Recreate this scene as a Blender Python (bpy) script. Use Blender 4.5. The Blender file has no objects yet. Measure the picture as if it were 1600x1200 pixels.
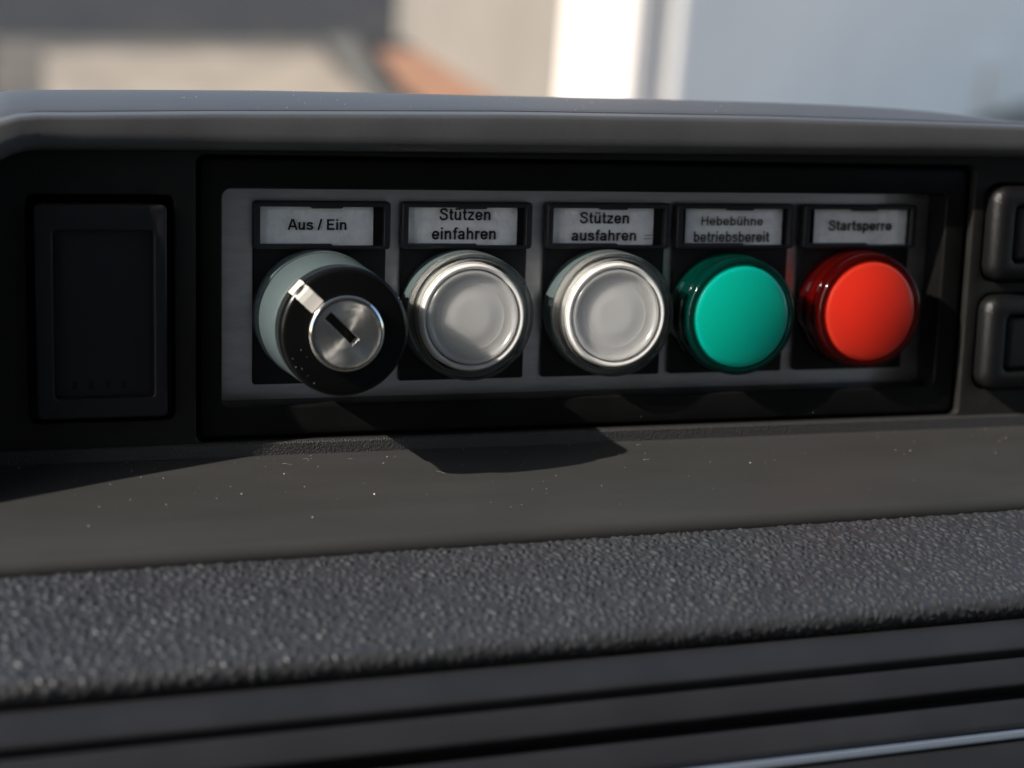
import bpy, bmesh, math, random
from mathutils import Vector, Matrix, noise
random.seed(7)
scene = bpy.context.scene
COL = scene.collection
MM = 0.001
TILT = math.radians(-8.0)                      # the whole dashboard leans back by 8 degrees
RW = Matrix.Rotation(TILT, 4, 'X')

# ------------------------------------------------------------------ camera
cam = bpy.data.cameras.new('camera')
cam_ob = bpy.data.objects.new('camera', cam)
COL.objects.link(cam_ob)
right = Vector((0.9503, -0.3099, 0.0304))
fwd = Vector((0.3103, 0.9340, -0.1770))
up = Vector((0.0265, 0.1777, 0.9837))
right.normalize(); fwd.normalize(); up = right.cross(fwd).normalized()
M = Matrix(((right.x, up.x, -fwd.x, -148.66*MM), (right.y, up.y, -fwd.y, -372.5*MM),
            (right.z, up.z, -fwd.z, 55.63*MM), (0, 0, 0, 1)))
cam_ob.matrix_world = RW @ M
cam.sensor_width = 36.0
cam.lens = 2717.0 / 1600 * 36
cam.clip_start = 0.01
cam.clip_end = 500
cam.dof.use_dof = True
cam.dof.focus_distance = 0.386
cam.dof.aperture_fstop = 9.2
scene.camera = cam_ob

# ------------------------------------------------------------------ world, sun, exposure
S_LOCAL = Vector((-1.49, -0.33, 1.0)).normalized()
S = (RW.to_3x3() @ S_LOCAL).normalized()
world = bpy.data.worlds.new('World')
scene.world = world
world.use_nodes = True
wn = world.node_tree.nodes
sky = wn.new('ShaderNodeTexSky')
sky.sky_type = 'NISHITA'
sky.sun_disc = False
sky.sun_elevation = math.asin(S.z)
sky.sun_rotation = math.atan2(S.x, S.y)
sky.air_density = 1.0
sky.dust_density = 1.0
wn['Background'].inputs['Strength'].default_value = 0.15
world.node_tree.links.new(sky.outputs[0], wn['Background'].inputs['Color'])
sun = bpy.data.lights.new('sun', 'SUN')
sun.energy = 4.3
sun.angle = math.radians(0.5)
sun.color = (1.0, 0.93, 0.83)
sun_ob = bpy.data.objects.new('sun', sun)
COL.objects.link(sun_ob)
sun_ob.rotation_euler = S.to_track_quat('Z', 'Y').to_euler()
scene.view_settings.view_transform = 'Standard'
scene.view_settings.look = 'None'
scene.view_settings.exposure = 0.6
scene.view_settings.gamma = 1.0
scene.cycles.max_bounces = 14
scene.cycles.transparent_max_bounces = 24

# ------------------------------------------------------------------ materials
def mat(name, color, rough=0.5, spec=0.5, metal=0.0, bump=None, var=None, coat=0.0, sss=None, speck=None):
    """bump = list of (kind, scale per mm, strength, distance mm); var = (scale per mm, amount)"""
    m = bpy.data.materials.new(name)
    m.use_nodes = True
    nt = m.node_tree
    b = nt.nodes['Principled BSDF']
    b.inputs['Base Color'].default_value = (*color, 1)
    b.inputs['Roughness'].default_value = rough
    b.inputs['Specular IOR Level'].default_value = spec
    b.inputs['Metallic'].default_value = metal
    b.inputs['Coat Weight'].default_value = coat
    b.inputs['Coat Roughness'].default_value = 0.06
    if sss:
        b.inputs['Subsurface Weight'].default_value = sss[0]
        b.inputs['Subsurface Radius'].default_value = sss[1]
        b.inputs['Subsurface Scale'].default_value = sss[2] * MM
    tc = nt.nodes.new('ShaderNodeTexCoord')
    if var:
        n = nt.nodes.new('ShaderNodeTexNoise')
        n.inputs['Scale'].default_value = var[0] / MM
        n.inputs['Detail'].default_value = 6
        n.inputs['Roughness'].default_value = 0.65
        if len(var) > 2:
            mp = nt.nodes.new('ShaderNodeMapping'); mp.inputs['Scale'].default_value = var[2]
            nt.links.new(tc.outputs['Object'], mp.inputs['Vector']); nt.links.new(mp.outputs[0], n.inputs['Vector'])
        else:
            nt.links.new(tc.outputs['Object'], n.inputs['Vector'])
        mr = nt.nodes.new('ShaderNodeMapRange')
        mr.inputs[1].default_value = 0.3; mr.inputs[2].default_value = 0.7
        mr.inputs[3].default_value = 1 - var[1]; mr.inputs[4].default_value = 1 + var[1]
        nt.links.new(n.outputs[0], mr.inputs[0])
        mx = nt.nodes.new('ShaderNodeVectorMath'); mx.operation = 'SCALE'
        mx.inputs[0].default_value = color
        nt.links.new(mr.outputs[0], mx.inputs['Scale'])
        nt.links.new(mx.outputs[0], b.inputs['Base Color'])
        mr2 = nt.nodes.new('ShaderNodeMapRange')
        mr2.inputs[1].default_value = 0.3; mr2.inputs[2].default_value = 0.7
        mr2.inputs[3].default_value = rough * (1 - 0.5 * var[1]); mr2.inputs[4].default_value = min(1, rough * (1 + 0.5 * var[1]))
        nt.links.new(n.outputs[0], mr2.inputs[0])
        nt.links.new(mr2.outputs[0], b.inputs['Roughness'])
    last = None
    for kind, sc, st, dist in (bump or []):
        if kind == 'noise':
            t = nt.nodes.new('ShaderNodeTexNoise'); t.inputs['Detail'].default_value = 3
            out = t.outputs[0]
        else:
            t = nt.nodes.new('ShaderNodeTexVoronoi')
            t.feature = 'SMOOTH_F1' if kind == 'cells' else 'DISTANCE_TO_EDGE'
            out = t.outputs[0]
        t.inputs['Scale'].default_value = sc / MM
        nt.links.new(tc.outputs['Object'], t.inputs['Vector'])
        bp = nt.nodes.new('ShaderNodeBump')
        bp.inputs['Strength'].default_value = st
        bp.inputs['Distance'].default_value = dist * MM
        bp.invert = (kind == 'cells')
        nt.links.new(out, bp.inputs['Height'])
        if last: nt.links.new(last.outputs[0], bp.inputs['Normal'])
        last = bp
    if last: nt.links.new(last.outputs[0], b.inputs['Normal'])
    return m

def clear(name, tint, rough=0.06, gloss=1.0, haze=0.0, haze_col=(0.8, 0.8, 0.8), glass=0.0):
    """see-through plastic: lets light straight through, reflects by Fresnel"""
    m = bpy.data.materials.new(name)
    m.use_nodes = True
    nt = m.node_tree
    for n in list(nt.nodes):
        if n.type != 'OUTPUT_MATERIAL': nt.nodes.remove(n)
    out = nt.nodes['Material Output']
    tr = nt.nodes.new('ShaderNodeBsdfTransparent'); tr.inputs[0].default_value = (*tint, 1)
    base = tr
    if haze > 0:
        df = nt.nodes.new('ShaderNodeBsdfDiffuse'); df.inputs[0].default_value = (*haze_col, 1)
        tl = nt.nodes.new('ShaderNodeBsdfTranslucent'); tl.inputs[0].default_value = (*haze_col, 1)
        a = nt.nodes.new('ShaderNodeMixShader'); a.inputs[0].default_value = 0.5
        nt.links.new(df.outputs[0], a.inputs[1]); nt.links.new(tl.outputs[0], a.inputs[2])
        h = nt.nodes.new('ShaderNodeMixShader'); h.inputs[0].default_value = haze
        nt.links.new(tr.outputs[0], h.inputs[1]); nt.links.new(a.outputs[0], h.inputs[2])
        base = h
    gl = nt.nodes.new('ShaderNodeBsdfGlossy'); gl.inputs['Roughness'].default_value = rough
    lw = nt.nodes.new('ShaderNodeLayerWeight'); lw.inputs[0].default_value = 0.5
    pw = nt.nodes.new('ShaderNodeMath'); pw.operation = 'POWER'; pw.inputs[1].default_value = 5.0
    nt.links.new(lw.outputs['Facing'], pw.inputs[0])
    mu = nt.nodes.new('ShaderNodeMath'); mu.operation = 'MULTIPLY_ADD'
    mu.inputs[1].default_value = 0.96*gloss; mu.inputs[2].default_value = 0.04*gloss; mu.use_clamp = True
    nt.links.new(pw.outputs[0], mu.inputs[0])
    mx = nt.nodes.new('ShaderNodeMixShader')
    nt.links.new(mu.outputs[0], mx.inputs[0])
    nt.links.new(base.outputs[0], mx.inputs[1]); nt.links.new(gl.outputs[0], mx.inputs[2])
    if glass > 0:
        gs = nt.nodes.new('ShaderNodeBsdfGlass'); gs.inputs['IOR'].default_value = 1.49; gs.inputs['Roughness'].default_value = 0.02
        m2 = nt.nodes.new('ShaderNodeMixShader'); m2.inputs[0].default_value = glass
        nt.links.new(mx.outputs[0], m2.inputs[1]); nt.links.new(gs.outputs[0], m2.inputs[2]); mx = m2
    nt.links.new(mx.outputs[0], out.inputs[0])
    return m

def lens_mat(name, color):
    """milky coloured plastic that scatters light inside"""
    m = mat(name, color, 0.28, 0.35, sss=(1.0, (1, 1, 1), 8.0))
    return m

GRAIN = [('noise', 2.2, 0.35, 0.12), ('noise', 6.0, 0.3, 0.04)]
M_hood = mat('hood_plastic', (0.068, 0.068, 0.072), 0.48, 0.32, bump=GRAIN, var=(0.05, 0.12))
M_fascia = mat('fascia_plastic', (0.014, 0.0135, 0.013), 0.5, 0.25, bump=[('noise', 3.0, 0.5, 0.12)], var=(0.2, 0.2))
M_frame = mat('frame_plastic', (0.006, 0.006, 0.006), 0.42, 0.15, bump=[('noise', 4.0, 0.12, 0.03)], var=(0.08, 0.25))
M_blank = mat('blank_plastic', (0.016, 0.016, 0.019), 0.42, 0.4, bump=[('noise', 4.0, 0.2, 0.05)])
M_ledge = mat('ledge_plastic', (0.039, 0.0383, 0.0372), 0.48, 0.45, bump=[('noise', 3.0, 0.3, 0.08), ('noise', 0.4, 0.1, 0.3)], var=(0.10, 0.12, (0.2, 1.0, 1.0)))
M_leather = mat('leather', (0.036, 0.037, 0.040), 0.42, 0.6,
                bump=[('noise', 3.5, 0.15, 0.06)], var=(0.1, 0.12))
M_lip = mat('lip_plastic', (0.036, 0.035, 0.035), 0.45, 0.5, bump=[('noise', 2.6, 1.0, 0.35)])
M_trim = mat('trim_plastic', (0.019, 0.0195, 0.0225), 0.42, 0.5, bump=[('noise', 3.0, 0.2, 0.05)], var=(0.05, 0.15))
M_dark = mat('dark_plastic', (0.012, 0.012, 0.013), 0.6, 0.25)
M_plate = mat('grey_plate', (0.80, 0.77, 0.79), 0.36, 0.5, metal=0.92, bump=[('noise', 1.5, 0.2, 0.05), ('noise', 0.3, 0.1, 0.3)], var=(0.5, 0.12, (0.15, 1.0, 1.0)))
M_pad = mat('black_pad', (0.010, 0.010, 0.012), 0.5, 0.35, bump=[('noise', 3.0, 0.1, 0.03)])
M_holder = mat('holder_plastic', (0.022, 0.022, 0.027), 0.42, 0.45, bump=[('noise', 3.0, 0.15, 0.04)])
M_paper = mat('paper', (0.86, 0.87, 0.90), 0.28, 0.6, bump=[('noise', 0.22, 0.8, 0.9), ('noise', 0.9, 0.25, 0.15)], var=(0.14, 0.16))
M_ink = mat('ink', (0.008, 0.008, 0.012), 0.5, 0.3)
M_grey = mat('grey_plastic', (0.068, 0.093, 0.097), 0.45, 0.45, bump=[('noise', 3.0, 0.25, 0.05)], var=(0.5, 0.06))
M_knob = mat('glossy_black', (0.004, 0.004, 0.004), 0.22, 0.28, bump=[('noise', 0.6, 0.06, 0.05)])
M_marker = mat('white_paint', (0.80, 0.76, 0.70), 0.35, 0.5)
M_chrome = mat('chrome', (0.72, 0.70, 0.67), 0.12, 0.5, metal=1.0)
M_lock = mat('lock_steel', (0.78, 0.75, 0.71), 0.36, 0.5, metal=1.0, bump=[('noise', 0.13, 0.6, 1.2)], var=(0.25, 0.15))
_n = M_lock.node_tree
_b = _n.nodes['Principled BSDF']
_t = _n.nodes.new('ShaderNodeTangent'); _t.direction_type = 'RADIAL'; _t.axis = 'Y'
_b.inputs['Anisotropic'].default_value = 0.85
_n.links.new(_t.outputs[0], _b.inputs['Tangent'])
M_slot = mat('slot_steel', (0.05, 0.048, 0.045), 0.3, 0.5, metal=1.0)
M_clear = clear('clear_plastic', (0.97, 0.97, 0.965), 0.05, 1.2, haze=0.0, glass=0.42)
M_white = mat('white_plastic', (0.76, 0.76, 0.75), 0.25, 0.5, sss=(1.0, (1, 1, 1), 11.0))
M_ring = mat('white_ring', (0.80, 0.785, 0.76), 0.3, 0.5, sss=(0.6, (1, 1, 1), 1.5), bump=[('noise', 0.5, 0.2, 0.2)])
M_gface = lens_mat('green_lens', (0.0, 0.52, 0.39))
M_gclear = clear('green_clear', (0.0, 0.14, 0.12), 0.05, 1.0, haze=0.07, haze_col=(0.0, 0.55, 0.42))
M_rface = lens_mat('red_lens', (0.92, 0.040, 0.018))
M_rclear = clear('red_clear', (0.24, 0.004, 0.003), 0.05, 1.0, haze=0.07, haze_col=(0.75, 0.02, 0.015))
M_silver = mat('silver_trim', (0.56, 0.66, 0.80), 0.28, 0.5, metal=0.8)
M_dust = mat('dust', (0.62, 0.58, 0.50), 0.8, 0.2)
M_asphalt = mat('asphalt', (0.026, 0.0225, 0.0190), 0.9, 0.3, var=(0.0016, 0.55))
M_concrete = mat('pale_concrete', (0.265, 0.225, 0.175), 0.9, 0.3, var=(0.0022, 0.28))
M_brick = mat('terracotta', (0.31, 0.165, 0.10), 0.9, 0.3, var=(0.004, 0.2))
M_gutter = mat('gutter_concrete', (0.12, 0.115, 0.10), 0.9, 0.3, var=(0.003, 0.2))
M_wall = mat('beige_render', (0.215, 0.195, 0.170), 0.9, 0.2, var=(0.0015, 0.12))
M_bldg = mat('white_render', (0.97, 0.87, 0.78), 0.8, 0.3, var=(0.001, 0.05))
M_pipe = mat('pipe_paint', (0.90, 0.84, 0.76), 0.5, 0.4)

# ------------------------------------------------------------------ helpers
class Thing:
    """an Empty at the thing's base; everything is given in dashboard millimetres"""
    def __init__(self, name, base=(0, 0, 0), label=None, cat=None, group=None, world=False):
        self.base = Vector(base)
        self.e = bpy.data.objects.new(name, None)
        self.e.empty_display_size = 0.01
        COL.objects.link(self.e)
        if world:
            self.e.location = self.base
        else:
            self.e.matrix_world = RW @ Matrix.Translation(self.base * MM)
        if label: self.e['label'] = label
        if cat: self.e['category'] = cat
        if group: self.e['group'] = group

def finish(me, smooth=40):
    if smooth:
        for p in me.polygons: p.use_smooth = True
        me.set_sharp_from_angle(angle=math.radians(smooth))

def skew(v):
    """the lower dash runs slightly away from the panel towards the right"""
    return (v[0], v[1] + 0.03*(v[0] + 140)*min(1.0, max(0.0, -v[1]/40.0)), v[2])
SKEWED = {'ledge', 'leather_pad', 'leather_grain', 'leather_end', 'trim_slat', 'silver_strip', 'trim_backing'}

def part(t, name, verts, faces, m, parent=None, smooth=40, recalc=True, kind=None, label=None):
    me = bpy.data.meshes.new(name)
    b = t.base
    if name in SKEWED: verts = [skew(v) for v in verts]
    me.from_pydata([((v[0]-b.x)*MM, (v[1]-b.y)*MM, (v[2]-b.z)*MM) for v in verts], [], faces)
    if recalc:
        bm = bmesh.new(); bm.from_mesh(me)
        bmesh.ops.remove_doubles(bm, verts=bm.verts, dist=1e-7)
        bmesh.ops.recalc_face_normals(bm, faces=bm.faces)
        bm.to_mesh(me); bm.free()
    me.materials.append(m)
    finish(me, smooth)
    o = bpy.data.objects.new(name, me)
    COL.objects.link(o)
    o.parent = parent or t.e
    if kind: o['kind'] = kind
    if label: o['label'] = label
    return o

def lathe(profile, cx, cz, n=96, a0=0.0, a1=None, closed=False):
    """profile: (r, y) list turned about the Y axis through (cx, cz)"""
    full = a1 is None
    a1 = 2*math.pi if full else a1
    k = n if full else n + 1
    V, F = [], []
    for i in range(k):
        a = a0 + (a1 - a0) * i / n
        for r, y in profile:
            V.append((cx + r*math.cos(a), y, cz + r*math.sin(a)))
    L = len(profile)
    for i in range(n):
        j = (i + 1) % k
        for q in range(L if closed else L - 1):
            w = (q + 1) % L
            F.append((i*L+q, j*L+q, j*L+w, i*L+w))
    if not full and closed:
        F.append(tuple(range(L))); F.append(tuple(n*L + q for q in range(L)))
    return V, F

def loft(stations, closed=True, caps=True):
    L = len(stations[0]); V, F = [], []
    for s in stations: V += s
    for i in range(len(stations) - 1):
        for q in range(L if closed else L - 1):
            w = (q + 1) % L
            F.append((i*L+q, i*L+w, (i+1)*L+w, (i+1)*L+q))
    if caps and closed:
        F.append(tuple(range(L))); F.append(tuple((len(stations)-1)*L + q for q in range(L)))
    return V, F

def sweep_x(profile, x0, x1, n=1):
    return loft([[(x0 + (x1-x0)*i/n, y, z) for y, z in profile] for i in range(n + 1)])

def rrect(x0, z0, x1, z1, r, seg=6):
    pts = []
    for cx, cz, a in ((x1-r, z1-r, 0), (x0+r, z1-r, 90), (x0+r, z0+r, 180), (x1-r, z0+r, 270)):
        for i in range(seg + 1):
            t = math.radians(a + 90.0*i/seg)
            pts.append((cx + r*math.cos(t), cz + r*math.sin(t)))
    return pts

def plate_mesh(loops, y_front, y_back, bevel, res=2):
    """flat piece with holes and rounded edges, lying in the XZ plane (front = y_front)"""
    cu = bpy.data.curves.new('tmp', 'CURVE')
    cu.dimensions = '2D'; cu.fill_mode = 'BOTH'
    th = (y_back - y_front) / 2
    cu.extrude = max(0.0, th - bevel)
    cu.bevel_depth = bevel; cu.bevel_resolution = res; cu.offset = -bevel
    for lp in loops:
        sp = cu.splines.new('POLY'); sp.points.add(len(lp) - 1)
        for p, (u, v) in zip(sp.points, lp): p.co = (u, v, 0, 1)
        sp.use_cyclic_u = True
    ob = bpy.data.objects.new('tmp', cu); COL.objects.link(ob)
    dg = bpy.context.evaluated_depsgraph_get()
    me = bpy.data.meshes.new_from_object(ob.evaluated_get(dg))
    yc = (y_front + y_back) / 2
    V = [(v.co.x, yc - v.co.z, v.co.y) for v in me.vertices]
    F = [tuple(p.vertices) for p in me.polygons]
    bpy.data.objects.remove(ob); bpy.data.curves.remove(cu); bpy.data.meshes.remove(me)
    return V, F

# sans-serif letters drawn as pen strokes: (strokes, advance); 'c' strokes are rounded through their points
BOWL = [(29 + 17*math.cos(math.radians(a)), 26 + 20.5*math.sin(math.radians(a))) for a in range(0, 361, 15)]
ARCH = ('c', [(12, 32), (19, 42), (30, 46.5), (39.5, 43), (43, 33), (43, 24), (43, 0)])
CUP = ('c', [(12, 52), (12, 30), (12, 18), (16, 8.5), (25, 5.5), (35, 9), (43, 20)])
SMALL_U = [CUP, ('l', [(43, 0), (43, 52)])]
GLYPH = {
 'A': ([('l', [(6, 0), (31, 72)]), ('l', [(60, 0), (35, 72)]), ('l', [(15, 23), (51, 23)])], 66),
 'E': ([('l', [(13, 0), (13, 72)]), ('l', [(13, 66), (56, 66)]), ('l', [(13, 37), (52, 37)]), ('l', [(13, 6), (57, 6)])], 63),
 'H': ([('l', [(13, 0), (13, 72)]), ('l', [(57, 0), (57, 72)]), ('l', [(13, 38), (57, 38)])], 70),
 'S': ([('c', [(53, 51), (48, 62), (38, 66.5), (29, 66.5), (17, 63), (13, 54), (18, 45), (32, 39), (46, 33), (53, 22), (48, 10.5), (34, 5.5), (21, 6.5), (12, 13), (9, 23)])], 63),
 's': ([('c', [(41, 37), (36, 44), (25, 46.5), (14, 43.5), (11, 37), (15, 31), (26, 27.5), (38, 23.5), (42.5, 16), (37, 8.5), (26, 5.5), (14, 8.5), (9, 16)])], 51),
 'u': (SMALL_U, 56), 'ü': (SMALL_U + [('l', [(18, 60), (18, 71)]), ('l', [(37, 60), (37, 71)])], 56),
 'i': ([('l', [(12, 0), (12, 52)]), ('l', [(12, 60), (12, 72)])], 25),
 'n': ([('l', [(12, 0), (12, 52)]), ARCH], 56), 'h': ([('l', [(12, 0), (12, 72)]), ARCH], 56),
 'r': ([('l', [(12, 0), (12, 52)]), ('c', [(12, 31), (16, 41), (24, 46), (35, 45)])], 38),
 't': ([('c', [(16, 68), (16, 45), (16, 25), (16, 14), (20, 7), (32, 6)]), ('l', [(4, 46.5), (31, 46.5)])], 34),
 'z': ([('l', [(5, 46.5), (44, 46.5)]), ('l', [(40, 44), (9, 9)]), ('l', [(4, 5.5), (46, 5.5)])], 50),
 'e': ([('l', [(10, 25), (45, 25)]), ('c', [(45, 23), (44, 35), (38, 43), (27, 46.5), (16, 43), (10, 33), (9.5, 22), (13, 12), (20, 6.5), (29, 5.5), (39, 8.5), (45, 16)])], 55),
 'a': ([('c', [(11, 37), (16, 44), (26, 46.5), (37, 44), (41, 36), (41, 24), (41, 10), (44, 0)]), ('c', [(41, 29), (25, 26), (14, 22.5), (9.5, 14), (14, 7), (23, 5.5), (34, 9), (41, 18)])], 55),
 'f': ([('c', [(35, 66), (26, 66.5), (19, 63), (17, 55), (17, 35), (17, 0)]), ('l', [(4, 46.5), (31, 46.5)])], 33),
 'b': ([('l', [(12, 0), (12, 72)]), ('c', BOWL)], 56), 'p': ([('l', [(12, -20), (12, 52)]), ('c', BOWL)], 56),
 '/': ([('l', [(4, -1), (25, 73)])], 29), ' ': ([], 27)}
def smooth_line(P, n=5):
    out = []
    for i in range(len(P) - 1):
        p0, p1, p2, p3 = P[max(i-1, 0)], P[i], P[i+1], P[min(i+2, len(P)-1)]
        for k in range(n):
            t = k/n
            out.append(tuple(0.5*((2*b) + (-a+c)*t + (2*a-5*b+4*c-d)*t*t + (-a+3*b-3*c+d)*t**3) for a, b, c, d in zip(p0, p1, p2, p3)))
    return out + [P[-1]]
def text_mesh(s, x0, x1, zb, zt, y, w):
    """lettering that runs from x0 to x1 with baseline zb and capital height zt, pen width w"""
    V, F, pen, k = [], [], 0.0, 0
    for ch in s:
        strokes, adv = GLYPH[ch]
        for kind, P in strokes:
            L = smooth_line(P) if kind == 'c' else P
            k += 1
            base = len(V)
            for i, p in enumerate(L):
                a = Vector(L[max(i-1, 0)]); b = Vector(L[min(i+1, len(L)-1)])
                if kind == 'c' and P is BOWL and i in (0, len(L)-1): a, b = Vector(L[-2]), Vector(L[1])
                d = (b-a).normalized()
                hw = w*0.5*(1.0 - 0.12*abs(d.x))
                for q in (-1, 1): V.append((pen + p[0] - d.y*hw*q, k % 3, p[1] + d.x*hw*q))
            for i in range(len(L) - 1): F.append((base+2*i, base+2*i+1, base+2*i+3, base+2*i+2))
        pen += adv
    mn = min(v[0] for v in V); mx = max(v[0] for v in V)
    sx = (x1-x0)/(mx-mn); sz = (zt-zb)/72.0
    return [(x0 + (a-mn)*sx, y - 0.004*b, zb + c*sz) for a, b, c in V], F

def merge(*parts):
    V, F = [], []
    for v, f in parts:
        k = len(V); V += v; F += [tuple(i + k for i in q) for q in f]
    return V, F

def interp(tab, x):
    if x <= tab[0][0]: return tab[0][1]
    for (a, va), (b, vb) in zip(tab, tab[1:]):
        if x <= b:
            t = (x-a)/(b-a); t = t*t*(3-2*t) if False else t
            return va + (vb-va)*t
    return tab[-1][1]

# ------------------------------------------------------------------ the ground outside (metres)
def sheet(name, pts, z, m):
    me = bpy.data.meshes.new(name)
    me.from_pydata([(x, y, z) for x, y in pts], [], [tuple(range(len(pts)))])
    me.materials.append(m)
    o = bpy.data.objects.new(name, me); COL.objects.link(o); o['kind'] = 'structure'
    return o
GZ = -1.5
sheet('ground', [(-150, -150), (150, -150), (150, 150), (-150, 150)], GZ, M_asphalt)
sheet('concrete_path', [(0.22, 6.0), (2.02, 6.0), (2.28, 10.0), (2.40, 11.72), (0.52, 11.25)], GZ + 0.006, M_concrete)
M_penumbra = mat('penumbra_tone', (0.105, 0.092, 0.074), 0.9, 0.3, var=(0.0025, 0.4))  # tone between path and asphalt, standing for sunlight fading into shade
sheet('path_penumbra', [(0.02, 6.0), (2.06, 6.0), (2.33, 10.0), (2.52, 12.35), (0.22, 11.85)], GZ + 0.002, M_penumbra)  # paints the soft sun-to-shade border round the path as a mid-tone sheet
sheet('gutter', [(2.15, 6.0), (2.40, 6.0), (2.46, 10.1), (2.86, 12.6), (2.60, 12.5), (2.32, 10.0)], GZ + 0.010, M_gutter)
sheet('brick_edging', [(2.45, 6.0), (3.06, 6.0), (3.10, 10.1), (3.17, 11.9), (2.84, 11.8), (2.60, 10.1)], GZ + 0.014, M_brick)

sheet('yard_bounce', [(3.3, -6), (25, -6), (25, 13), (9, 13), (3.4, 7.6)], GZ + 0.006, M_concrete)  # mostly unseen pale ground, added to bounce sunlight onto the building

def box_obj(name, p0, p1, width, z0, z1, m, parent=None):
    """upright slab whose front line runs p0 -> p1, with its depth to the left of that direction"""
    a, b = Vector(p0), Vector(p1)
    d = (b-a).normalized(); n = Vector((-d.y, d.x))
    q = [a, b, b + n*width, a + n*width]
    V = [(v.x, v.y, z0) for v in q] + [(v.x, v.y, z1) for v in q]
    F = [(0, 3, 2, 1), (4, 5, 6, 7), (0, 1, 5, 4), (1, 2, 6, 5), (2, 3, 7, 6), (3, 0, 4, 7)]
    me = bpy.data.meshes.new(name); me.from_pydata(V, [], F); me.materials.append(m)
    bm = bmesh.new(); bm.from_mesh(me)
    bmesh.ops.bevel(bm, geom=[e for e in bm.edges], offset=0.008, segments=2, affect='EDGES')
    bm.to_mesh(me); bm.free()
    o = bpy.data.objects.new(name, me); COL.objects.link(o)
    if parent: o.parent = parent
    return o

w = box_obj('garden_wall', (3.03, 8.0), (3.19, 12.66), -0.09, GZ + 0.003, -0.70, M_wall)
w['label'] = 'low beige rendered wall in the sun, blurred beyond the dashboard'
w['category'] = 'wall'

bt = Thing('building', (4.9, 9.6, GZ), 'pale building, sunlit white on its narrow side, blue grey shade on its front', 'building', world=True)
def prism(name, pts, z0, z1, m, parent, bev=0.02):
    n = len(pts)
    V = [(x, y, z0) for x, y in pts] + [(x, y, z1) for x, y in pts]
    F = [tuple(range(n))[::-1], tuple(range(n, 2*n))] + [(i, (i+1) % n, n+(i+1) % n, n+i) for i in range(n)]
    me = bpy.data.meshes.new(name); me.from_pydata(V, [], F); me.materials.append(m)
    bm = bmesh.new(); bm.from_mesh(me)
    bmesh.ops.recalc_face_normals(bm, faces=bm.faces)
    if bev: bmesh.ops.bevel(bm, geom=[e for e in bm.edges], offset=bev, segments=2, affect='EDGES')
    bm.to_mesh(me); bm.free()
    o = bpy.data.objects.new(name, me); COL.objects.link(o); o.parent = parent; o.location = -parent.location
    return o
prism('wall', [(2.57, 6.31), (7.34, 10.34), (9.2, 11.9), (7.5, 14.0), (5.0, 13.2), (2.345, 6.57)], GZ + 0.003, 2.6, M_bldg, bt.e)
prism('roof', [(2.5, 6.1), (7.4, 10.24), (9.5, 11.9), (7.6, 14.3), (4.8, 13.5), (2.12, 6.62)], 2.603, 2.72, M_gutter, bt.e)
def pipe(name, x, y, r, z0, z1, m, parent, n=20):
    V = [(x + r*math.cos(2*math.pi*i/n), y + r*math.sin(2*math.pi*i/n), z) for z in (z0, z1) for i in range(n)]
    F = [(i, (i+1) % n, n+(i+1) % n, n+i) for i in range(n)] + [tuple(range(n))[::-1], tuple(range(n, 2*n))]
    me = bpy.data.meshes.new(name); me.from_pydata(V, [], F); me.materials.append(m)
    finish(me); o = bpy.data.objects.new(name, me); COL.objects.link(o); o.parent = parent; o.location = -parent.location
    return o
pipe('downpipe', 2.775, 6.385, 0.055, GZ + 0.01, 2.59, M_pipe, bt.e)
prism('meter_box', [(6.36, 9.34), (6.52, 9.475), (6.43, 9.575), (6.27, 9.44)], -1.38, -1.10, M_pipe, bt.e, 0.01)

# ------------------------------------------------------------------ the cab shell, unseen, added for shade: roof, back wall, sides with window openings
def shade_cab():
    x0, x1, y0, y1, z0, z1 = -0.95, 1.15, -1.7, 0.12, -0.75, 0.98
    V, F = [], []
    def slab(a, b):
        k = len(V)
        V.extend([(x, y, z) for x in (a[0], b[0]) for y in (a[1], b[1]) for z in (a[2], b[2])])
        F.extend([tuple(k+i for i in q) for q in ((0,1,3,2),(4,6,7,5),(0,4,5,1),(2,3,7,6),(0,2,6,4),(1,5,7,3))])
    t = 0.04
    slab((x0, y0 - t, z0), (x1, y0, z1 + t))                   # back
    slab((x0, y0, z0 - t), (x1, 0.6, z0))                      # floor
    slab((x0 + t, 0.62, z0 - t), (x1 - t, 0.66, -0.16))        # scuttle below the windscreen
    for xa, xb in ((x0 - t, x0), (x1, x1 + t)):
        slab((xa, y0, z0), (xb, 0.6, -0.10))                   # door below the window
        slab((xa, y0, -0.10), (xb, -0.75, z1))                 # pillar behind the window
        slab((xa, -0.75, 0.92), (xb, y1, z1))                  # window head
    me = bpy.data.meshes.new('shade_shell'); me.from_pydata(V, [], F); me.materials.append(M_shade_shell)
    o = bpy.data.objects.new('shade_shell', me); COL.objects.link(o); o['kind'] = 'structure'
    me = bpy.data.meshes.new('shade_roof')
    V = [(x, y, z) for x in (x0, x1) for y in (y0, y1) for z in (z1, z1 + t)]
    me.from_pydata(V, [], [(0,1,3,2),(4,6,7,5),(0,4,5,1),(2,3,7,6),(0,2,6,4),(1,5,7,3)]); me.materials.append(M_fill_roof)
    o = bpy.data.objects.new('shade_roof', me); COL.objects.link(o); o['kind'] = 'structure'
M_fill_roof = mat('fill_roof', (0.66, 0.66, 0.65), 0.9, 0.2)  # underside of the added roof, lightened to lift fill light on the panel
M_shade_shell = mat('shade_lining', (0.27, 0.26, 0.245), 0.8, 0.2)  # inside of the added shell, lightened for more fill light
shade_cab()

# ------------------------------------------------------------------ the dashboard
dash = Thing('dashboard', (0, 0, -60), 'dark grey vehicle dashboard with hooded switch recess and grained leather pad', 'dashboard')

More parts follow.
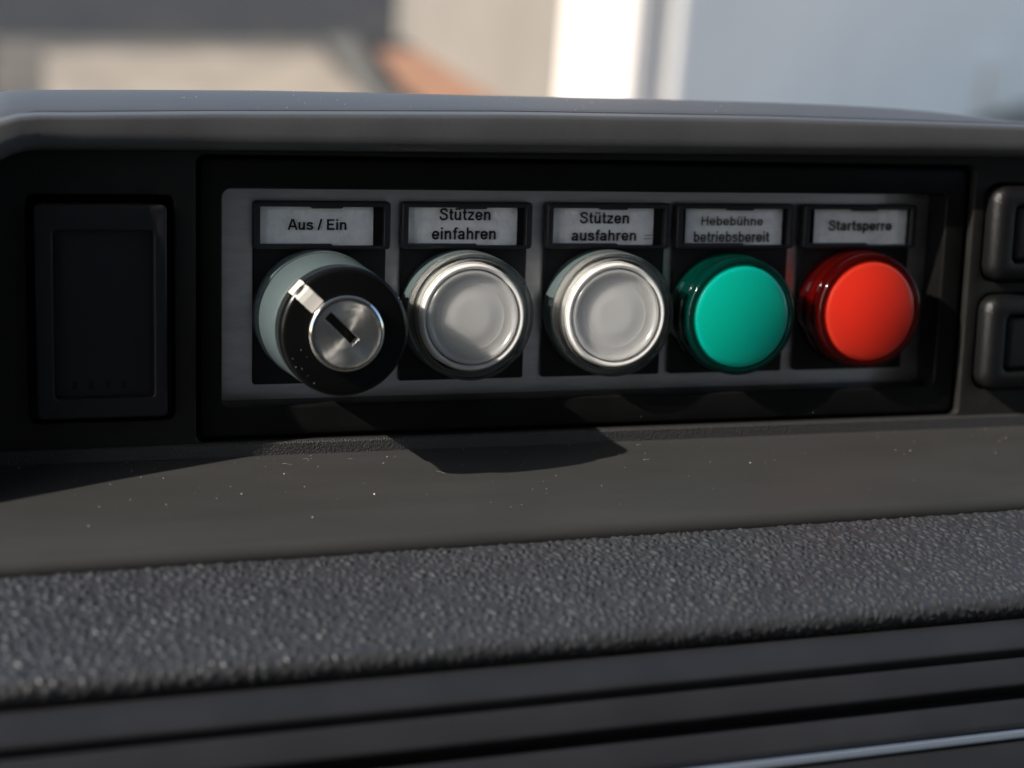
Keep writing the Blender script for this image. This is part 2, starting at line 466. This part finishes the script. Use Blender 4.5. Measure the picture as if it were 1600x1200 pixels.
# hood: path runs up the left leg, round the corner and across the top
path = []
for z in (-48, -38, -29, -20, -10, 0, 12, 21):
    yf = interp([(-48, -23.5), (-29, -20), (-10, -17.4), (12, -15.2), (21, -16.2)], z)
    path.append(((-145.0, z), (-1.0, 0.0), yf, 7.0))
for i in range(1, 10):
    a = math.radians(180 - 10*i)
    path.append(((-129 + 16*math.cos(a), 21 + 16*math.sin(a)), (math.cos(a), math.sin(a)), -16.2 + 9.2*i/9, 7.0))
for i in range(1, 41):
    x = -129 + 289*i/40
    zi = interp([(-129, 37.0), (-27, 37.7), (90, 38.6), (160, 39.0)], x)
    zt = interp([(-129, 43.9), (-93, 44.9), (-27, 46.2), (38, 46.6), (108, 46.1), (160, 44.9)], x)
    path.append(((x, zi), (0.0, 1.0), interp([(-129, -7.0), (-122, -6.2), (-95, -3.8), (20, -3.8), (70, -5.2), (160, -6.0)], x), zt - zi))
def hood_section(t):
    s = [(0.0, 14.0), (0.0, 3.2)]
    for i in range(1, 8):                                     # rounded lower lip
        a = math.radians(90*i/7)
        s.append((2.6 - 2.6*math.cos(a), 2.6 - 2.6*math.sin(a) + 0.2))
    s += [(3.6, 0.12), (t - 2.0, 0.75)]
    for i in range(1, 7):                                     # rounded upper edge
        a = math.radians(88*i/6)
        s.append((t - 1.4 + 1.4*math.sin(a), 0.8 + 1.5*(1 - math.cos(a))))
    s += [(t + 0.45, 7.6), (t + 0.35, 7.9), (t - 2.5, 8.0), (t - 2.5, 14.0)]
    return s
st = []
for (x, z), (nx, nz), yf, t in path:
    st.append([(x + nx*o, yf + dy, z + nz*o) for o, dy in hood_section(t)])
hood = part(dash, 'hood', *loft(st), M_hood, smooth=35)
sil = [(-135, 48.2), (-108, 48.9), (-79, 49.5), (-49, 49.7), (-17, 49.75), (16, 49.9), (51, 49.8), (69, 49.6), (84, 49.25),
       (97, 48.6), (110, 47.55), (126, 46.2), (160, 43.2)]
st = []
for (x, z), (nx, nz), yf, t in path:
    if nz > 0.99:
        top = z + t; zs = interp(sil, x)
        prof = [(yf + 14.1, top - 2.4), (yf + 9.2, top - 2.4), (yf + 9.3, top + 0.58), (yf + 9.6, top + 0.70)]
        for i in range(1, 7):
            q = i/6; prof.append((yf + 9.6 + (30 - yf - 9.6)*q, top + 0.70 + (zs - top - 0.70)*(1 - (1-q)**1.5)))
        prof += [(45, zs - 0.6), (60, zs - 3.0), (75, zs - 8), (75, z - 6)]
        st.append([(x, y, zz) for y, zz in prof])
    elif z > -50:
        k = nz
        prof = [(14.1, t-2.4), (9.2, t-2.4), (9.2, t+0.35), (9.5, t+0.55)]
        for i in range(1, 7):
            q = i/6; prof.append((9.5 + (30 - yf - 9.5)*q, t + 0.55 + (1.0 + 3.0*k)*(1-(1-q)**2)))
        prof += [(45-yf, t+3.5*k), (60-yf, t+1*k), (75-yf, t-4*k), (75-yf, -5)]
        st.append([(x + nx*o, yf + dy, z + nz*o) for dy, o in prof])
part(dash, 'top_cover', *loft(st), M_hood, smooth=50)

# fascia with its three openings
fas_out = [(-147, -33), (160, -33), (160, 41), (-147, 41)]
holes = [rrect(-131.9, -20.7, -101.4, 27.7, 1.6), rrect(-96.9, -26.3, 93.5, 36.4, 2.2),
         rrect(96.6, 7.4, 124.5, 32.2, 4), rrect(96.6, -19.8, 124.5, 4.8, 4)]
part(dash, 'fascia', *plate_mesh([fas_out] + holes, 0.0, 6.0, 0.25), M_fascia, smooth=50)
part(dash, 'carrier', *sweep_x([(21, -60), (58, -60), (58, 40), (21, 40)], -150, 165), M_dark, smooth=0)

part(dash, 'lip', *sweep_x([(0.5, -26.2), (-0.55, -26.35), (-0.95, -26.75), (-1.05, -29.8), (0.5, -29.8)], -144, 160, 4), M_lip, smooth=30)

# ledge, leather pad and the trim slats below it
def ledge_z(y):
    return -29.0 + 0.20*y - 0.0667*(-y/39.4)**2*39.4
pr = [(2.0, -28.9), (0.0, -29.0)]
for y in (-4, -8, -12, -16, -20, -24, -28, -32, -35): pr.append((y, ledge_z(y)))
for i in range(0, 13):
    a0 = math.radians(20); a = a0 + math.radians(118)*i/12
    pr.append((-37.2 - 4.0*(math.sin(a) - math.sin(a0)), ledge_z(-37.2) - 3.2*(math.cos(a0) - math.cos(a))))
pr += [(-37.5, -46), (-37.5, -50), (2.0, -50)]
part(dash, 'ledge', *sweep_x(pr, -300, 320, 8), M_ledge, smooth=50)
pr = [(-43.6, -55), (-43.6, -42.5), (-43.9, -41.4), (-44.8, -40.9), (-46, -41.05)]
for i in range(1, 10):
    q = i/9; y = -46 - 33*q
    pr.append((y, -41.05 - 7.0*q + 0.7*math.sin(math.pi*q)))
for i in range(1, 11):
    a = math.radians(12 + 118*i/10)
    pr.append((-79.6 - 3.2*(math.sin(a) - math.sin(math.radians(12))), -48.15 - 2.6*(math.cos(math.radians(12)) - math.cos(a))))
pr += [(-80.4, -53.6), (-78.0, -56.5)]
def pebbled_sheet(profile, x0, x1, dx, ds, amp):
    """the profile drawn along X as a fine sheet whose surface carries leather pebbles"""
    P = [Vector((y, z)) for y, z in profile]
    arc, acc = [], 0.0
    for a, b in zip(P, P[1:]):
        n = max(1, int(round((b-a).length/ds)))
        for i in range(n):
            t = (b-a).normalized()
            arc.append((a + (b-a)*i/n, acc + (b-a).length*i/n))
        acc += (b-a).length
    arc.append((P[-1], acc))
    pts = []
    for i, (p, u) in enumerate(arc):
        t = (arc[min(i+2, len(arc)-1)][0] - arc[max(i-2, 0)][0]).normalized()
        pts.append((p, u, Vector((t.y, -t.x))))
    nx = int((x1-x0)/dx)
    V = []
    for i in range(nx + 1):
        x = x0 + (x1-x0)*i/nx
        for p, u, n in pts:
            w = noise.noise_vector(Vector((x*0.45, u*0.45, 3.1)))*0.35
            q = Vector((x*0.62 + w.x, u*0.50 + w.y, 0.0))
            d = noise.voronoi(q)[0]
            e = min(1.0, (d[1]-d[0])/0.48)
            tp = min(1.0, 0.5 + u/6.0, 0.6 + max(0.0, (39.5 - u))/9.0)
            h = tp*amp*(e*e*(3-2*e))*(0.95 + 0.3*noise.noise(q*0.6)) + amp*0.05*noise.noise(q*4.0)
            V.append((x, p.x + n.x*h, p.y + n.y*h))
    L = len(pts)
    F = [(i*L+j, (i+1)*L+j, (i+1)*L+j+1, i*L+j+1) for i in range(nx) for j in range(L-1)]
    return V, F
part(dash, 'leather_pad', *sweep_x([(y + 0.5 if y < -60 else y - 0.5, z - 0.5) for y, z in pr], -300, 320, 2), M_leather, smooth=60)
part(dash, 'leather_grain', *pebbled_sheet(pr[2:-1], -152, 112, 0.22, 0.22, 0.45), M_leather, smooth=180, recalc=False)
for xa, xb in ((-300, -152), (112, 320)):
    part(dash, 'leather_end', *loft([[(x, y, z) for y, z in pr[2:-1]] for x in (xa, xb)], closed=False), M_leather, smooth=60, recalc=False)

def slat(name, y0, z0, y1, z1, m, r=0.8, depth=5.0):
    d = Vector((y1-y0, z1-z0)); L = d.length; d /= L
    n = Vector((d.y, -d.x))                                   # inward
    if n.x < 0: n = -n
    p = []
    for i in range(5):
        a = math.radians(90*i/4)
        p.append((y0 + d.x*r*(1-math.sin(a)) + n.x*r*(1-math.cos(a)), z0 + d.y*r*(1-math.sin(a)) + n.y*r*(1-math.cos(a))))
    p = p[::-1]
    for i in range(5):
        a = math.radians(90*i/4)
        p.append((y1 - d.x*r*(1-math.sin(a)) + n.x*r*(1-math.cos(a)), z1 - d.y*r*(1-math.sin(a)) + n.y*r*(1-math.cos(a))))
    p += [(y1 + n.x*depth, z1 + n.y*depth), (y0 + n.x*depth, z0 + n.y*depth)]
    return part(dash, name, *sweep_x(p, -300, 320, 4), m, smooth=50)
slat('trim_slat', -81.9, -53.0, -88.5, -57.2, M_trim)
slat('trim_slat', -88.6, -58.9, -92.5, -63.5, M_trim)
slat('trim_slat', -93.0, -65.9, -97.0, -70.1, M_trim)
slat('silver_strip', -97.6, -70.7, -98.3, -72.2, M_silver, r=0.4, depth=3)
slat('trim_slat', -98.0, -72.7, -103.0, -80.0, M_trim)
part(dash, 'trim_backing', *sweep_x([(-70, -57), (-82, -57.5), (-94, -82), (-60, -82)], -300, 320), M_dark, smooth=0)

# ------------------------------------------------------------------ blank switch cover on the left
bl = Thing('switch_blank', (-116.7, 3, -20), 'black rectangular blank cover with recessed centre, left of the button panel', 'switch cover')
part(bl, 'frame', *plate_mesh([rrect(-130.3, -19.6, -103.2, 25.8, 1.2), rrect(-126.6, -15.2, -106.0, 20.3, 0.8)], -2.0, 6, 0.5), M_blank, smooth=50)
part(bl, 'centre_panel', *plate_mesh([rrect(-127.0, -15.6, -105.6, 20.7, 0.5)], -0.2, 5, 0.2), M_blank, smooth=50)
for i in range(4):
    x = -123.0 + 3.4*i
    part(bl, 'notch', *plate_mesh([rrect(x, -13.6, x + 1.2, -11.6, 0.3)], -0.25, 0.6, 0.03), M_dark)

# ------------------------------------------------------------------ the panel: bezel and grey plate
pn = Thing('control_panel', (0, 10, -25), 'long black bezel with a grey mounting plate carrying five controls', 'control panel')
part(pn, 'bezel', *plate_mesh([rrect(-95.9, -25.5, 92.4, 35.4, 2.0), rrect(-91.0, -18.8, 86.9, 29.0, 2.0)], 1.7, 11.2, 0.6, 3), M_frame, smooth=50)
part(pn, 'plate', *plate_mesh([rrect(-91.8, -19.6, 87.6, 29.8, 1.0)], 10.0, 14.0, 0.2), M_plate)

def hx(x): return 0.9896*x - 1.55
def hz(z): return 0.9896*z + 0.58
PITCH = 33.935
LX = [hx((i-2)*PITCH) for i in range(5)]
CZ = hz(0.2)
LX[2] += 1.0
PAPER = [(-81.4, -55.2), (-47.0, -20.8), (-12.4, 13.5), (21.8, 47.6), (56.2, 82.2)]
TEXT = [[('Aus / Ein', -74.9, -61.5, 19.24, 21.66, 'A')],
        [('Stützen', -39.8, -27.5, 21.49, 24.26, 'S'), ('einfahren', -41.5, -26.1, 17.06, 19.85, 'f')],
        [('Stützen', -5.5, 7.0, 20.83, 23.52, 'S'), ('ausfahren', -7.4, 9.0, 16.75, 19.35, 'f')],
        [('Hebebühne', 25.8, 42.15, 20.43, 22.62, 'H'), ('betriebsbereit', 24.0, 44.1, 16.39, 19.0, 'b')],
        [('Startsperre', 60.1, 77.8, 19.22, 21.75, 'S')]]
LABELS = ['legend plate with white strip reading Aus / Ein above the key switch',
          'legend plate with white strip reading Stützen einfahren',
          'legend plate with white strip reading Stützen ausfahren',
          'legend plate with white strip reading Hebebühne betriebsbereit above the green lamp',
          'legend plate with white strip reading Startsperre above the red lamp']
for i in range(5):
    c = LX[i] + 0.8
    t = Thing('legend_plate', (c, 10, -15.2), LABELS[i], 'legend plate', 'legend plates above the controls')
    x0, x1 = c - 15.45, c + 15.45
    part(t, 'base', *plate_mesh([rrect(x0 + 0.25, hz(-15.9), x1 - 0.6, hz(24.6), 0.6)], 8.6, 9.97, 0.25), M_pad)
    n0, n1 = c - 2.8, c + 4.6
    wz0, wz1 = hz(16.15), hz(24.45)
    win = [(x0 + 1.5, wz0), (c + 2.0, wz0), (c + 2.3, wz0 - 0.4), (x1 - 1.5, wz0 - 0.4), (x1 - 1.5, wz1),
           (n1, wz1), (n1 - 0.4, wz1 - 0.35), (n0 + 0.4, wz1 - 0.35), (n0, wz1), (x0 + 1.5, wz1)]
    h = part(t, 'label_holder', *plate_mesh([rrect(x0, hz(14.9), x1, hz(25.7), 0.9), win], 6.7, 9.3, 0.3), M_holder, smooth=50)
    # paper strip, slightly wavy
    a, b = hx(PAPER[i][0]), hx(PAPER[i][1])
    V, F = [], []
    nx, nz = 40, 14
    rnd = random.Random(20 + i)
    ph = [rnd.uniform(0, 6.28) for _ in range(4)]
    for jz in range(nz + 1):
        for jx in range(nx + 1):
            u, v = jx/nx, jz/nz
            y = 7.98 + 0.10*math.sin(5*u + ph[0] + 2*v) + 0.05*math.sin(17*u*v + ph[1])
            y += 0.35*max(0, u - 0.9)/0.1*0.9
            y += 0.12*math.exp(-((v - 0.93 - 0.04*math.sin(9*u + ph[2]))/0.03)**2)
            V.append((a + (b-a)*u, y, wz0 - 0.5 + (wz1 - wz0 + 0.8)*v))
    for jz in range(nz):
        for jx in range(nx):
            k = jz*(nx+1) + jx; F.append((k, k+1, k+nx+2, k+nx+1))
    pp = part(t, 'paper_strip', V, F, M_paper, smooth=60, recalc=False)
    tm = []
    for s, xa, xb, zb, zt, ref in TEXT[i]:
        tm.append(text_mesh(s, hx(xa), hx(xb), hz(zb), hz(zt), 7.74, 13.5 if i != 3 else (10.5 if ref == 'H' else 12)))
    if i == 2:
        for zz, xx in ((18.4, 9.5), (17.6, 9.3)):
            tm.append(([(xx, 7.74, zz - 0.07), (xx + 2.1, 7.74, zz + 0.02), (xx + 2.1, 7.74, zz + 0.16), (xx, 7.74, zz + 0.07)], [(0, 1, 2, 3)]))
    part(t, 'lettering', *merge(*tm), M_ink, parent=pp, smooth=0, recalc=False)

# ------------------------------------------------------------------ key switch
cx = LX[0]
ks = Thing('key_switch', (cx, 8.6, CZ), 'black key switch with grey collar, white pointer and steel lock', 'key switch')
part(ks, 'collar', *lathe([(6, 8.58), (14.6, 8.58), (14.65, 3.6), (14.4, 3.2), (13.5, 3.05), (13.5, 2.2), (6, 2.2)], cx, CZ, closed=True), M_grey)
part(ks, 'body', *lathe([(6, 2.18), (13.9, 2.18), (14.25, 1.9), (14.35, 1.5), (13.95, -13.4), (13.65, -13.8), (6, -13.8)], cx, CZ, closed=True), M_grey)
kp = [(9, -13.82), (13.3, -13.82), (13.6, -14.2), (13.7, -19.1)]
for i in range(1, 7):
    a = math.radians(15*i); kp.append((12.4 + 1.3*math.cos(a), -19.1 - 1.3*math.sin(a)))
kp += [(10.4, -20.6), (8.15, -20.75), (8.15, -15.8), (9, -15.8)]
kn = part(ks, 'knob', *lathe(kp, cx, CZ, closed=True), M_knob)
# pointer bar: follows the face and folds over the rim
ang = math.radians(137)
ur = Vector((math.cos(ang), math.sin(ang))); ut = Vector((-ur.y, ur.x))
pf = [(8.2, -21.0), (11.0, -20.9), (12.3, -20.65), (13.1, -20.15), (13.65, -19.45), (13.9, -18.6), (13.9, -16.2), (13.1, -16.2), (11.9, -18.7), (8.2, -18.7)]
stn = []
for wv, ins in ((-1.75, 0.12), (-1.6, 0), (1.6, 0), (1.75, 0.12)):
    stn.append([(cx + ur.x*r + ut.x*wv, y + ins, CZ + ur.y*r + ut.y*wv) for r, y in pf])
part(ks, 'pointer', *loft(stn), M_marker, smooth=0)
lk = part(ks, 'lock_ring', *lathe([(6.95, -19.7), (6.95, -21.9), (7.1, -22.2), (7.5, -22.3), (7.9, -22.1), (8.1, -21.7), (8.1, -19.7)], cx, CZ, closed=True), M_chrome)
# lock face with keyway
sa = math.radians(-44)
sd = Vector((math.cos(sa), math.sin(sa))); sn = Vector((-sd.y, sd.x))
def lock_quad(u0, u1, v):
    return [(cx + sd.x*u + sn.x*w, CZ + sd.y*u + sn.y*w) for u, w in ((u0, -v), (u1, -v), (u1, v), (u0, v))]
circ = [(cx + 6.94*math.cos(2*math.pi*i/64), CZ + 6.94*math.sin(2*math.pi*i/64)) for i in range(64)]
lf = part(ks, 'lock_face', *plate_mesh([circ, lock_quad(-5.7, 2.6, 0.98)], -21.95, -19.2, 0.1), M_lock, smooth=40)
part(ks, 'keyway', *plate_mesh([lock_quad(-5.9, 2.8, 1.2)], -19.1, -18.3, 0.05), M_slot, parent=lf)
V, F = [], []
for y in (-18.9, -21.6):
    V += [(x, y, z) for x, z in lock_quad(2.05, 2.62, 0.93)]
F = [(0, 1, 2, 3), (4, 5, 6, 7), (0, 1, 5, 4), (1, 2, 6, 5), (2, 3, 7, 6), (3, 0, 4, 7)]
part(ks, 'keyway_edge', V, F, M_chrome, parent=lf, smooth=0)

# ------------------------------------------------------------------ clear push buttons
def push_button(c, label):
    t = Thing('push_button', (c, 8.6, CZ), label, 'push button', 'clear push buttons')
    part(t, 'collar', *lathe([(13.2, 8.58), (14.5, 8.58), (14.6, 3.6), (14.4, 3.2), (13.2, 3.2)], c, CZ, closed=True), M_grey)
    ring = part(t, 'clear_ring', *lathe([(12.6, 8.4), (13.1, 8.4), (13.15, 3.0), (14.3, 2.9), (14.42, 2.6), (14.45, -1.3), (14.3, -1.6), (13.95, -1.65), (13.85, -1.5),
                                  (13.8, -0.7), (13.65, -0.55), (13.2, -0.5), (13.1, -0.65), (13.05, -1.2), (12.95, -1.35), (12.7, -1.35), (12.6, -1.2)], c, CZ, closed=True, n=128), M_clear, smooth=30)
    for a in (35, 215):
        a = math.radians(a)
        p = Vector((math.cos(a), math.sin(a))); q = Vector((-p.y, p.x))
        vv = []
        for y in (-1.9, 0.1):
            for r, s in ((13.8, -0.8), (14.6, -0.7), (14.6, 0.7), (13.8, 0.8)):
                vv.append((c + p.x*r + q.x*s, y, CZ + p.y*r + q.y*s))
        part(t, 'tab', vv, [(0, 1, 2, 3), (4, 5, 6, 7), (0, 1, 5, 4), (1, 2, 6, 5), (2, 3, 7, 6), (3, 0, 4, 7)], M_clear, parent=ring, smooth=0)
    part(t, 'cap_ring', *lathe([(10.9, 8.3), (12.3, 8.3), (12.35, 0.4), (12.25, -0.9), (12.05, -1.6), (11.7, -1.95), (11.35, -1.9), (11.05, -1.5), (10.9, -0.8)], c, CZ, closed=True, n=128), M_ring, smooth=50)
    cp = [(0.02, 8.2), (10.65, 8.2), (10.65, -1.4), (10.5, -1.8), (10.2, -1.95), (9.9, -1.85), (9.65, -1.5), (9.4, -1.2), (9.0, -1.1), (7.6, -1.1), (7.45, -1.2), (7.3, -1.12)]
    for i in range(0, 21):
        r = 6.9*(1 - i/20); q = min(1.0, max(0.0, (6.9 - r)/3.2)); q = q*q*(3 - 2*q)
        cp.append((max(r, 0.02), -1.12 - 0.26*q + 0.04*max(0.0, 1 - (r/3.7)**2)))
    part(t, 'diffuser_cap', *lathe(cp, c, CZ, closed=True, n=128), M_white, smooth=50)
push_button(LX[1], 'clear push button with milky face, directly right of the key switch')
push_button(LX[2], 'clear push button with milky face, directly left of the green lamp')

# ------------------------------------------------------------------ green and red indicator lamps
def lamp(c, label, face, ring, CZ=CZ):
    t = Thing('indicator_lamp', (c, 8.6, CZ), label, 'indicator lamp', 'indicator lamps')
    part(t, 'base_ring', *lathe([(11, 8.55), (14.5, 8.55), (14.6, 5.6), (14.15, 5.2), (14.15, 4.0), (14.35, 3.7), (14.35, 2.6), (13.95, 2.3), (11, 2.3)], c, CZ, closed=True, n=128), ring, smooth=30)
    part(t, 'lens_rim', *lathe([(12.35, 2.2), (13.7, 2.2), (14.0, 1.8), (14.05, -1.2), (13.85, -1.8), (13.4, -2.1), (12.7, -2.1), (12.35, -1.8)], c, CZ, closed=True, n=128), ring, smooth=40)
    fp = [(12.15, 8.3), (12.25, -0.9), (12.15, -1.7), (11.85, -2.15)]
    for i in range(1, 15):
        r = 11.85*(1 - i/14); fp.append((max(r, 0.02), -2.15 - 1.2*(1 - (r/11.85)**2)))
    fp.append((0.02, 8.3))
    part(t, 'lens', *lathe(fp, c, CZ, n=128, closed=True), face, smooth=60)
lamp(LX[3] - 0.7, 'green round indicator lamp between the clear button and the red lamp', M_gface, M_gclear, CZ - 0.8)
lamp(LX[4], 'red round indicator lamp at the right end of the panel', M_rface, M_rclear)

# ------------------------------------------------------------------ rocker switches at the right edge
M_rock = mat('rocker_plastic', (0.0065, 0.0065, 0.007), 0.36, 0.36, bump=[('noise', 2.4, 0.8, 0.2)])
def pillow(x0, z0, x1, z1, r, y_base, y_top, rb, hole=None):
    loops = []
    rings = [(0.0, y_base)]
    for i in range(7):
        a = math.radians(15*i)
        rings.append((rb*(1-math.cos(a)), y_top + rb*(1-math.sin(a))))
    for ins, y in rings:
        rr = max(0.4, r - ins*0.6)
        loops.append([(x, y, z) for x, z in rrect(x0+ins, z0+ins, x1-ins, z1-ins, rr, 5)])
    if hole:
        hx0, hz0, hx1, hz1, hr, hy = hole
        for ins, y in ((-0.8, y_top), (-0.2, y_top + 0.2), (0, y_top + 0.8), (0, hy)):
            loops.append([(x, y, z) for x, z in rrect(hx0+ins, hz0+ins, hx1-ins, hz1-ins, max(0.3, hr-ins), 5)])
    V, F = loft(loops, closed=True, caps=False)
    F.append(tuple(len(loops[0])*(len(loops)-1) + q for q in range(len(loops[0]))))
    return V, F
for z0, lab in ((8.0, 'dark rounded rocker switch at the right edge, the upper of two'),
                (-19.2, 'dark rounded rocker switch at the right edge, the lower of two')):
    t = Thing('rocker_switch', (110.5, 2, z0), lab, 'rocker switch', 'rocker switches at the right edge')
    part(t, 'frame', *pillow(97.2, z0, 124.0, z0 + 23.6, 4.0, 5.0, -4.6, 3.2, (102.6, z0 + 4.6, 118.6, z0 + 19.0, 1.6, -1.0)), M_rock, smooth=50)
    part(t, 'rocker', *pillow(103.1, z0 + 5.1, 118.1, z0 + 18.5, 1.4, -0.9, -3.9, 1.2), M_rock, smooth=50)

# ------------------------------------------------------------------ dust
rnd = random.Random(11)
V, F = [], []
def speck(p, s, el=1.0):
    a = rnd.uniform(0, 6.28); k = len(V)
    d = Vector((math.cos(a), math.sin(a), 0)); e = Vector((-d.y, d.x, 0)); u = Vector((0, 0, 1))
    for q, m in ((d, el), (-d, el), (e, 1), (-e, 1), (u, 0.7), (-u, 0.7)):
        r = q*s*m*rnd.uniform(0.6, 1.2)
        V.append((p[0]+r.x, p[1]+r.y, p[2]+r.z))
    F.extend([(k+a_, k+b_, k+c_) for a_, b_, c_ in ((0,2,4),(2,1,4),(1,3,4),(3,0,4),(2,0,5),(1,2,5),(3,1,5),(0,3,5))])
def fibre(p, L):
    a = rnd.uniform(-0.6, 0.6); c = rnd.uniform(-1.2, 1.2); n = 7; k = len(V); x, y = p[0], p[1]
    for i in range(n):
        for s in (-1, 1):
            V.append((x - math.sin(a)*0.05*s, y + math.cos(a)*0.06*s, ledge_z(y) + 0.10 + 0.06*math.sin(i)))
        x += math.cos(a)*L/n; y += math.sin(a)*L/n; a += c/n
    for i in range(n-1): F.append((k+2*i, k+2*i+1, k+2*i+3, k+2*i+2))
for _ in range(240):
    x = rnd.uniform(-135, 125); y = -abs(rnd.gauss(0, 16)) - 1.2
    if y < -34: continue
    s = rnd.choice((0.03, 0.04, 0.05, 0.05, 0.06, 0.08, 0.10, 0.14)); speck((x, y, ledge_z(y) + s*0.5), s, rnd.choice((1, 1, 2.2)))
for p, L in (((-79, -6), 2.6), ((-74, -4), 1.2), ((-46, -13), 2.6), ((-64, -5), 1.0), ((4, -12), 1.6), ((-57, -8), 0.8)): fibre(p, L)
for x, y, q, e in ((-62, -22, 0.25, 2.4), (-90, -19, 0.22, 2.0), (-79.5, -11, 0.28, 1.4), (-106, -22, 0.16, 1.5), (-77, -30, 0.18, 1.2), (12, -21, 0.14, 1.3)): speck((x, y, ledge_z(y) + 0.1), q, e)
for _ in range(60):
    x = rnd.uniform(-135, 40); y = rnd.uniform(6, 30)
    zt = interp([(-129, 43.9), (-93, 44.9), (-27, 46.2), (38, 46.6), (108, 46.1)], x)
    yf = -4.5; q = (y - yf - 9.5)/(30 - yf - 9.5)
    if q < 0: continue
    speck((x, y, zt + 0.75 + (interp(sil, x) - zt - 0.70)*(1-(1-q)**1.5)), rnd.choice((0.07, 0.09, 0.13)), 1.3)
for a, r in ((205, 12.3), (214, 12.6), (219, 11.8), (211, 9.6), (228, 12.0), (238, 12.4), (200, 10)):
    a = math.radians(a); speck((cx + r*math.cos(a), -20.7, CZ + r*math.sin(a)), rnd.choice((0.05, 0.07, 0.10)))
for _ in range(16):
    speck((rnd.uniform(-95, 90), 1.6, rnd.uniform(-24.5, -19.8)), 0.07)
me = bpy.data.meshes.new('dust_specks')
V = [skew(v) if v[2] < -28.5 and v[1] < 0 else v for v in V]
me.from_pydata([(v[0]*MM, v[1]*MM, v[2]*MM) for v in V], [], F); me.materials.append(M_dust)
o = bpy.data.objects.new('dust_specks', me); COL.objects.link(o); o.matrix_world = RW
o['kind'] = 'stuff'; o['label'] = 'pale dust specks and fibres scattered on the ledge and hood'; o['category'] = 'dust'
